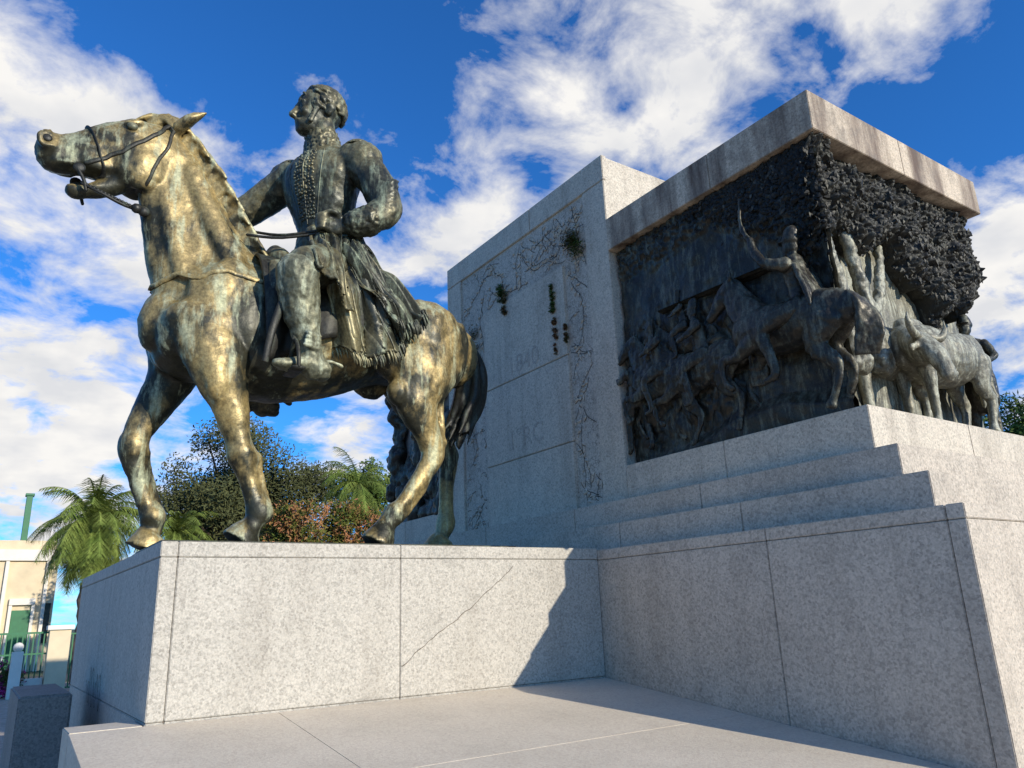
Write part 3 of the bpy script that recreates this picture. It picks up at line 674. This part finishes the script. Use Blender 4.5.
for (x,yy,zz,sc_,rz,ry,lean) in ((5.20,4.42,1.38,.56,92,2,.12),(5.21,4.95,1.42,.54,96,-10,.2),(5.25,4.66,1.92,.38,92,0,.15)):
    s=Sculpt(T(x,yy,zz,sc_,rz,ry,.6)); small_horse(s,'raise'); s.done("relief_horse",B_rel,rel,voxel=.011,smooth=2,disp=.010,dscale=16)
    s=Sculpt(T(x-.02,yy-.05,zz+.26,sc_*1.02,rz,0,.55)); small_man(s,[[(.03,.2,1.42,.08,.09),(.2,.28,1.3,.06),(.42,.24,1.25,.045)],[(.03,-.2,1.42,.07,.08),(.15,-.28,1.25,.055),(.38,-.2,1.2,.04)]],ride_legs,lean)
    s.done("relief_rider",B_rel,rel,voxel=.009,smooth=1,disp=.008,dscale=18)
s=Sculpt(T(5.21,5.32,1.46,.56,60,0,.7)); small_man(s,[[(.03,.2,1.42,.07,.08),(.15,.3,1.3,.055),(.3,.3,1.4,.04)],[(.03,-.2,1.42,.07,.08),(.0,-.32,1.18,.055),(.15,-.35,.98,.04)]],[[(0,q*.1,.92,.11,.12),(.05+.12*q,q*.14,.5,.075,.08),(-.02+.2*q,q*.15,.08,.05,.055),(.1+.2*q,q*.15,.03,.05,.035)] for q in(-1,1)],.05)
s.done("relief_soldier",B_rel,rel,voxel=.009,smooth=1,disp=.008,dscale=18)
def ox(s,turn,drop=.0,head=True):
    s.loft([(.62,0,1.06,.22,.28),(.3,0,1.03,.31,.40),(-.2,0,1.0,.34,.39),(-.7,0,1.10,.29,.34),(-.92,0,1.12,.19,.25)],seg=18)
    s.ell((.4,0,1.38),(.28,.14,.12)); s.ell((-.75,0,1.34),(.2,.2,.10))
    D=drop
    s.loft([(.5,0,1.10,.21,.32),(.68,turn*.5,1.04-D*.5,.18,.25),(.80,turn*.85,1.0-D,.15,.19)])
    hx,hy=.82,turn
    if head:
        s.loft([(hx,hy*.85,1.10-D,.16,.13),(hx,hy*1.15,.93-D,.15,.13),(hx+.01,hy*1.38,.72-D,.105,.10),(hx+.01,hy*1.46,.60-D,.12,.085)],lat=(1,0,0))
        for q in(-1,1):
            s.loft([(hx+q*.12,hy*.95,1.17-D,.055),(hx+q*.28,hy*1.05,1.17-D,.05),(hx+q*.38,hy*1.1,1.28-D,.035),(hx+q*.38,hy*1.12,1.42-D,.010)])
            s.loft([(hx+q*.15,hy*.95,1.05-D,.03,.05),(hx+q*.30,hy*.95,.98-D,.02,.05)]); s.ell((hx+q*.09,hy*1.30,.93-D),(.025,.02,.025)); s.ell((hx+q*.05,hy*1.62,.62-D),(.025,.02,.02))
    for q in(-1,1):
        s.loft([(.45,q*.17,.95,.12,.18),(.47,q*.17,.62,.085,.095),(.46,q*.17,.40,.07,.075),(.45,q*.17,.15,.05,.055),(.48,q*.17,.04,.075,.085)])
        s.loft([(-.72,q*.18,1.0,.14,.26),(-.72,q*.18,.66,.095,.14),(-.86,q*.18,.46,.065,.085),(-.80,q*.18,.15,.05,.055),(-.77,q*.18,.04,.075,.085)])
    s.loft([(-1.0,0,1.33,.035),(-1.04,0,1.0,.025),(-1.03,0,.55,.04),(-1.02,0,.42,.015)])
s=Sculpt(T(6.66,3.12,1.325,.66,176)); ox(s,.42,.12); s.done("ox",B_relL,rel,voxel=.011,smooth=2,disp=.008,dscale=9,label="weathered bronze ox with lowered horned head, sunlit paleness in its colour")
s=Sculpt(T(6.12,3.40,1.325,.70,180)); ox(s,.0,-.04,False); s.done("ox",B_relL,rel,voxel=.012,smooth=2,disp=.008,dscale=9,label="second ox standing behind the lowered horned head")
s=Sculpt(T(7.50,3.16,1.325,.64,190)); small_man(s,[[(.03,.2,1.42,.07,.08),(.1,.3,1.2,.055),(.32,.25,1.1,.04)],[(.03,-.2,1.42,.07,.08),(-.05,-.3,1.15,.055),(.05,-.3,.92,.04)]],[[(0,q*.1,.92,.12,.13),(.04,q*.12,.5,.09,.09),(.0,q*.12,.08,.06,.065),(.12,q*.12,.03,.05,.035)] for q in(-1,1)],0)
s.loft([(0,0,1.4,.22,.17),(0,0,1.0,.23,.19),(.0,0,.6,.25,.21)]); s.done("drover",B_rel,rel,voxel=.01,smooth=2,disp=.01,dscale=12)
rel2=empty("bronze_relief",(5.25,10,1.32),"dark bronze relief on the further side block behind the horse","relief sculpture")
s=Sculpt()
for k in range(60):
    s.ell((5.24+random.uniform(-.1,.03),random.uniform(9.1,10.85),random.uniform(1.35,3.6)),(random.uniform(.08,.16),random.uniform(.1,.25),random.uniform(.12,.3)))
s.done("relief_panel",B_rel,rel2,voxel=.03,smooth=2,disp=.08,dscale=4)
# ================================================================ SETTING
def sheet(name,x0,x1,y0,y1,z,mat,n=1):
    bm=bmesh.new(); v=[bm.verts.new(p) for p in((x0,y0,z),(x1,y0,z),(x1,y1,z),(x0,y1,z))]; bm.faces.new(v)
    return obj(name,tomesh(bm,name),mat,None,kind="structure")
M_grass=plain("grass_mat",(.07,.09,.035),.95,.5,3); M_pave=plain("paving_mat",(.42,.34,.255),.9,.3,5)
M_asph=plain("asphalt_mat",(.055,.055,.055),.9,.2,8)
sheet("ground",-1500,1500,-1500,1500,-1.6,M_grass)
sheet("pavement",-18,18,-24,29,-1.596,M_pave)
sheet("road",-200,200,30,34,-1.592,M_asph)
M_bark=plain("bark",(.11,.08,.055),.95,.35,12)
def leafmat(name,c1,c2,c3=None):
    m,nt,b=newmat(name); tc=N(nt,'ShaderNodeTexCoord').outputs['Object']
    n=tex(nt,tc,1.6,4,.7); r=ramp(nt,n.outputs[0],[(.35,c1),(.65,c2)])
    n2=tex(nt,tc,14,3,.7); r2=ramp(nt,n2.outputs[0],[(.3,.55),(.7,1.4)])
    col=mix(nt,1.0,r.outputs[0],r2.outputs[0],'MULTIPLY')
    if c3:
        n3=tex(nt,tc,2.2,5,.7,loc=(4,4,4)); r3=ramp(nt,n3.outputs[0],[(.48,0.),(.56,.85)]); col=mix(nt,r3.outputs[0],col,c3)
    nt.links.new(col,b.inputs['Base Color']); b.inputs['Roughness'].default_value=.8; b.inputs['Specular IOR Level'].default_value=.1
    return m
L_dark=leafmat("leaves_dark",(.055,.06,.024),(.11,.115,.045)); L_mid=leafmat("leaves_mid",(.06,.10,.02),(.12,.16,.04))
L_red=leafmat("leaves_flowering",(.07,.10,.02),(.14,.14,.03),(.42,.17,.08)); L_palm=leafmat("leaves_palm",(.11,.16,.03),(.22,.26,.06))
L_mag=leafmat("leaves_magenta",(.05,.08,.02),(.10,.12,.03),(.5,.03,.25))
def leafcloud(bm,clumps,n,size):
    tot=sum(c[3]**2 for c in clumps)
    for (x,y,z,r) in clumps:
        for k in range(int(n*r*r/tot)):
            d=Vector((random.gauss(0,1),random.gauss(0,1),random.gauss(0,1))).normalized()*r*(random.uniform(.1,1.25)**.6)
            c=Vector((x,y,z))+Vector((d.x,d.y,d.z*.8))
            u=Vector((random.gauss(0,1),random.gauss(0,1),random.gauss(0,1))).normalized(); v=u.orthogonal().normalized()
            s=size*random.uniform(.6,1.3)
            bm.faces.new([bm.verts.new(c+u*s),bm.verts.new(c+v*s*.5),bm.verts.new(c-u*s),bm.verts.new(c-v*s*.5)])
def tree(name,x,y,zc,rx,rz,nleaf,size,mat,label,nclump=26,base=-1.6,cr=(.18,.32)):
    t=empty(name,(x,y,base),label,"tree")
    s=Sculpt(); cl=[]
    for k in range(nclump):
        d=Vector((random.gauss(0,1),random.gauss(0,1),random.gauss(0,.8))).normalized()*random.uniform(.2,.95)
        c=Vector((x+d.x*rx,y+d.y*rx,zc+d.z*rz)); cl.append((*c,random.uniform(*cr)*rx))
    zb=zc-rz*.8
    s.loft([(x,y,base,rx*.09),(x+.1,y,(base+zb)/2,rx*.065),(x,y,zb,rx*.055),(x+.1,y,zc,rx*.02)],seg=9)
    for c in cl[::2]:
        a=Vector((x,y,zb+random.uniform(0,.3)*rz)); m=(a+Vector(c[:3]))/2+Vector((0,0,-.1*rz))
        s.loft([(*a,rx*.03),(*m,rx*.02),(c[0],c[1],c[2],rx*.006)],seg=6,sub=3)
    s.done("trunk",M_bark,t,voxel=0)
    bm=bmesh.new(); leafcloud(bm,cl,nleaf,size)
    obj("crown",tomesh(bm,"crown"),mat,t)
tree("broadleaf_tree",8.3,31,4.7,4.0,2.9,46000,.08,L_dark,"wide dark green tree rising behind the statue plinth",80,cr=(.16,.28))
tree("broadleaf_tree",11.6,26.5,4.5,1.4,1.9,7000,.08,L_mid,"small rounded green tree behind the horse",30,cr=(.25,.4))
tree("broadleaf_tree",31,12.3,5.6,1.9,1.6,6000,.10,L_mid,"small green tree beyond the end of the monument",30)
def bush(name,x0,x1,y,z0,z1,n,size,mat,label):
    cl=[(random.uniform(x0,x1),y+random.uniform(-1,1),random.uniform(z0,z1-.6),random.uniform(.4,.7)) for k in range(56)]
    bm=bmesh.new(); leafcloud(bm,cl,n,size); obj(name,tomesh(bm,name),mat,None,label,"bush")
bush("flowering_bush",6.6,11.4,24.8,1.4,4.1,24000,.065,L_red,"tall green bush with reddish flowers behind the plinth")
cl=[(.95+random.uniform(-.25,.15),24+random.uniform(-.2,.2),random.uniform(-1.4,-.85),.24) for k in range(14)]
bm=bmesh.new(); leafcloud(bm,cl,1800,.045); obj("bougainvillea",tomesh(bm,"bougainvillea"),L_mag,None,"magenta flowering shrub by the garden fence","bush")
def palm(x,y,ztop,R,n,label,base=-1.6,tr=.16):
    t=empty("palm_tree",(x,y,base),label,"palm tree")
    s=Sculpt(); zz=base; P=[]
    k=0
    while zz<ztop: P.append((x+.03*math.sin(k),y,zz,tr*(1.25 if k%2 else 1))); zz+=.22; k+=1
    s.loft(P,seg=9,sub=2); s.done("trunk",M_bark,t,voxel=0)
    bm=bmesh.new()
    for f in range(n):
        az=random.uniform(0,6.28); el=random.uniform(-1.0,1.35); L=R*random.uniform(.75,1.1)
        d=Vector((math.cos(az)*math.cos(el),math.sin(az)*math.cos(el),math.sin(el)))
        steps=16; prev=Vector((x,y,ztop))
        for i in range(steps):
            g=i/steps; d=(d+Vector((0,0,-.11-.05*g))).normalized(); q=prev+d*L/steps
            sd=d.cross(Vector((0,0,1))); sd=sd.normalized() if sd.length>.01 else Vector((1,0,0))
            w=.010*R
            bm.faces.new([bm.verts.new(prev-sd*w),bm.verts.new(prev+sd*w),bm.verts.new(q+sd*w*.8),bm.verts.new(q-sd*w*.8)])
            for m in range(3):
                for qq in(-1,1):
                    l=R*.28*math.sin(math.pi*(.12+.85*g))*random.uniform(.7,1.1); a=prev.lerp(q,m/3)
                    tip=a+sd*qq*l*.85+d*l*.55-Vector((0,0,l*random.uniform(.3,1.0))); ww=d*R*.008
                    bm.faces.new([bm.verts.new(a-ww),bm.verts.new(a+ww),bm.verts.new(tip)])
            prev=q
    obj("crown",tomesh(bm,"crown"),L_palm,t)
palm(2.78,27.6,3.2,2.2,100,"bushy green palm beside the garden wall")
palm(5.3,28,2.9,1.8,44,"low palm tuft beside the plinth wall",tr=.12)
palm(10.6,25.0,4.5,1.7,28,"slender palm with drooping fronds behind the bushes",tr=.10)
M_cream=plain("painted_plaster",(.66,.53,.34),.8,.12,2); M_white=plain("white_trim",(.76,.69,.58),.7,.08,3); M_green=plain("green_paint",(.02,.14,.05),.5,.15,5)
M_roof=plain("roof_tiles",(.22,.11,.07),.8,.3,8); M_glass=plain("dark_glass",(.02,.025,.03),.15,.1,2); M_pink=plain("weathered_wall",(.38,.28,.2),.85,.2,3)
def boxobj(name,b,mat,parent,bev=.01,label=None,cat=None):
    bm=bmesh.new(); bmbox(bm,*b); bmesh.ops.bevel(bm,geom=bm.edges[:],offset=bev,segments=1,affect='EDGES')
    return obj(name,tomesh(bm,name),mat,parent,label,cat)
h=empty("house",(-1,42,-1.6),"cream single storey house with white cornice and green door","house")
K=1.31
def hb(b):
    x0,x1,y0,y1,z0,z1=b; f=lambda z:(-1.6 if z<-1.5 else z*K)
    return (x0*K,x1*K,y0*K,y1*K,f(z0),f(z1))
def hbox(n,b,m,label=None): return boxobj(n,hb(b),m,h,.01,label)
hbox("wall",(-5,2.05,29,37,-1.6,2.1),M_cream); hbox("cornice",(-5.1,2.15,28.9,37.1,2.102,2.45),M_white); hbox("parapet",(-4.9,1.95,29.1,36.9,2.452,2.75),M_cream)
hbox("door",(.95,1.45,28.95,29.1,-1.55,.6),M_green); hbox("door_frame",(.85,.945,28.9,29.1,-1.55,.75),M_white); hbox("door_frame",(1.455,1.55,28.9,29.1,-1.55,.75),M_white); hbox("door_frame",(.85,1.55,28.88,29.1,.755,.95),M_white)
for k in range(2): hbox("pilaster",(.62+1.1*k,.72+1.1*k,28.9,29.1,-1.6,2.09),M_white)
hbox("window",(1.8,1.98,28.96,29.1,-.4,.8),M_glass)
hbox("chimney",(.95,1.13,30,30.3,2.74,4.3),M_green,"tall green painted flue"); hbox("chimney_cap",(.91,1.17,29.96,30.34,4.302,4.38),M_green)
h2=empty("house",(10,38,-1.6),"low house with terracotta tiled roof behind the bushes","house")
boxobj("wall",(7,12,36,42,-1.6,3.3),M_pink,h2)
bm=bmesh.new(); v=[bm.verts.new(p) for p in((6.7,35.6,3.3),(12.3,35.6,3.3),(12.3,42.4,3.3),(6.7,42.4,3.3),(8.2,39,4.9),(10.8,39,4.9))]
for f in((0,1,5,4),(1,2,5),(2,3,4,5),(3,0,4),(0,3,2,1)): bm.faces.new([v[i] for i in f])
obj("roof",tomesh(bm,"roof"),M_roof,h2)
for k in range(2): boxobj("window",(8+2.2*k,9+2.2*k,35.94,36.1,.8,2.2),M_glass,h2)
f=empty("garden_fence",(1,24.5,-1.6),"green iron railing with cream masonry gate posts","fence")
for x in(1.72,3.1): 
    p=boxobj("gate_post",(x,x+.5,24.3,24.7,-1.6,-.02),M_cream,f,.01); boxobj("post_cap",(x-.06,x+.56,24.24,24.76,-.018,.10),M_white,p)
boxobj("low_wall",(-3,1.71,24.4,24.6,-1.6,-1.2),M_white,f)
bm=bmesh.new()
for k in range(39):
    x=-2.95+k*.12; bmbox(bm,x,x+.03,24.485,24.51,-1.198,-.1)
bmbox(bm,-3,1.71,24.48,24.515,-.098,-.05); bmbox(bm,-3,1.71,24.48,24.515,-.62,-.58)
obj("railing",tomesh(bm,"railing"),M_green,f)
p=boxobj("gate_post",(.90,1.15,23.3,23.53,-1.6,-.50),M_white,f,.01)
s=Sculpt(); s.ell((1.025,23.415,-.40),(.12,.12,.12)); s.done("finial",M_white,p,voxel=0)
bm=bmesh.new()
for k in range(9): bmbox(bm,2.28+k*.09,2.31+k*.09,24.48,24.51,-1.5,-.15)
bmbox(bm,2.23,3.09,24.47,24.52,-.15,-.11); bmbox(bm,2.23,3.09,24.47,24.52,-1.5,-1.46)
obj("gate",tomesh(bm,"gate"),M_green,f)
L_w=leafmat("leaves_wall",(.10,.10,.035),(.17,.13,.055),(.26,.12,.06))
for (yy,zz,r,mt,sc_) in ((6.02,4.0,.14,L_red,1.3),(6.12,4.1,.12,L_w,1),(6.52,3.48,.05,L_mid,4.5),(6.5,3.05,.045,L_w,6),(7.6,4.0,.07,L_mid,1.8),(7.52,3.80,.06,L_w,2.5),(8.3,3.4,.14,L_w,2.4),(8.25,3.0,.14,L_red,2.4),(6.3,3.0,.03,L_w,4)):
    bm=bmesh.new(); leafcloud(bm,[(5.14,yy+random.uniform(-.5,.5)*r,zz+random.uniform(-.9,.9)*r*sc_,r*random.uniform(.35,.75)) for k in range(18)],620,.018)
    obj("wall_plant",tomesh(bm,"wall_plant"),mt,None,"small weed growing from a joint of the carved wall","plant")
# ================================================================ LIGHT & SKY
SD=Vector((.335,-1.0,.365)).normalized()
el=math.asin(SD.z); az=math.atan2(SD.x,SD.y)
sl=bpy.data.lights.new("sun",'SUN'); sl.energy=4.9; sl.angle=math.radians(.5); sl.color=(1,.94,.82)
so=bpy.data.objects.new("sun",sl); COL.objects.link(so); so.rotation_euler=SD.to_track_quat('Z','Y').to_euler()
w=bpy.data.worlds.new("World"); sc.world=w; w.use_nodes=True; nt=w.node_tree
bg=nt.nodes['Background']
sky=N(nt,'ShaderNodeTexSky',sky_type='NISHITA'); sky.sun_disc=False; sky.sun_elevation=el; sky.sun_rotation=az; sky.altitude=800; sky.air_density=1.0; sky.dust_density=.3; sky.ozone_density=2.5
tc=N(nt,'ShaderNodeTexCoord').outputs['Generated']
nrm=N(nt,'ShaderNodeVectorMath',operation='NORMALIZE'); nt.links.new(tc,nrm.inputs[0])
sp=N(nt,'ShaderNodeSeparateXYZ'); nt.links.new(nrm.outputs[0],sp.inputs[0])
dz=N(nt,'ShaderNodeMath',operation='ADD'); nt.links.new(sp.outputs[2],dz.inputs[0]); dz.inputs[1].default_value=.30
cb=N(nt,'ShaderNodeCombineXYZ'); 
for i in range(3): nt.links.new(dz.outputs[0],cb.inputs[i])
dv=N(nt,'ShaderNodeVectorMath',operation='DIVIDE'); nt.links.new(nrm.outputs[0],dv.inputs[0]); nt.links.new(cb.outputs[0],dv.inputs[1])
n1=N(nt,'ShaderNodeTexNoise'); n1.inputs['Scale'].default_value=6.5; n1.inputs['Detail'].default_value=8; n1.inputs['Roughness'].default_value=.60; n1.inputs['Distortion'].default_value=.25
nt.links.new(dv.outputs[0],n1.inputs['Vector'])
blobs=[((.038,1.092,.414),11,.14),((.20,.923,.57),8,.14),((-.04,1.057,.656),6,.10),((.3975,.821,.473),8,.15),((.534,.715,.505),4,.18),((.479,.695,.664),5,.14),((.634,.597,.638),6,.16),((.778,.477,.694),7,.15),((1.051,.365,.481),6,.17),((1.078,.402,.33),5,.15),((.07,1.153,.188),8,.16),((.348,.951,.213),6,.12),((.944,.343,.743),4,.14),
 ((.28,.86,.75),10,-.2),((.93,.40,.60),6,-.2),((.22,1.0,.30),5,-.1),((.50,.66,.57),3,-.12)]
acc=None
for c,rad,wt in blobs:
    v=Vector(c).normalized()
    d=N(nt,'ShaderNodeVectorMath',operation='DOT_PRODUCT'); nt.links.new(nrm.outputs[0],d.inputs[0]); d.inputs[1].default_value=v
    mr=N(nt,'ShaderNodeMapRange',interpolation_type='SMOOTHSTEP'); nt.links.new(d.outputs['Value'],mr.inputs[0])
    mr.inputs[1].default_value=math.cos(math.radians(rad*1.6)); mr.inputs[2].default_value=math.cos(math.radians(rad*.15)); mr.inputs[3].default_value=0; mr.inputs[4].default_value=wt
    if acc is None: acc=mr.outputs[0]
    else:
        a=N(nt,'ShaderNodeMath',operation='ADD'); nt.links.new(acc,a.inputs[0]); nt.links.new(mr.outputs[0],a.inputs[1]); acc=a.outputs[0]
a=N(nt,'ShaderNodeMath',operation='ADD'); nt.links.new(acc,a.inputs[0]); nt.links.new(n1.outputs[0],a.inputs[1])
den=ramp(nt,a.outputs[0],[(.53,0.),(.64,.5),(.75,1.)])
n2=N(nt,'ShaderNodeTexNoise'); n2.inputs['Scale'].default_value=7; n2.inputs['Detail'].default_value=4; nt.links.new(dv.outputs[0],n2.inputs['Vector'])
cc=ramp(nt,n2.outputs[0],[(.35,(.76,.77,.80)),(.6,(.97,.95,.92))])
cs_=N(nt,'ShaderNodeVectorMath',operation='SCALE'); nt.links.new(cc.outputs[0],cs_.inputs[0]); cs_.inputs['Scale'].default_value=8.6
tint=mix(nt,1.0,sky.outputs[0],(.30,1.02,1.85),'MULTIPLY')
fin=mix(nt,den.outputs[0],tint,cs_.outputs[0])
nt.links.new(fin,bg.inputs[0]); bg.inputs[1].default_value=.115
sc.view_settings.view_transform='Standard'; sc.view_settings.look='None'; sc.view_settings.exposure=0; sc.view_settings.gamma=1
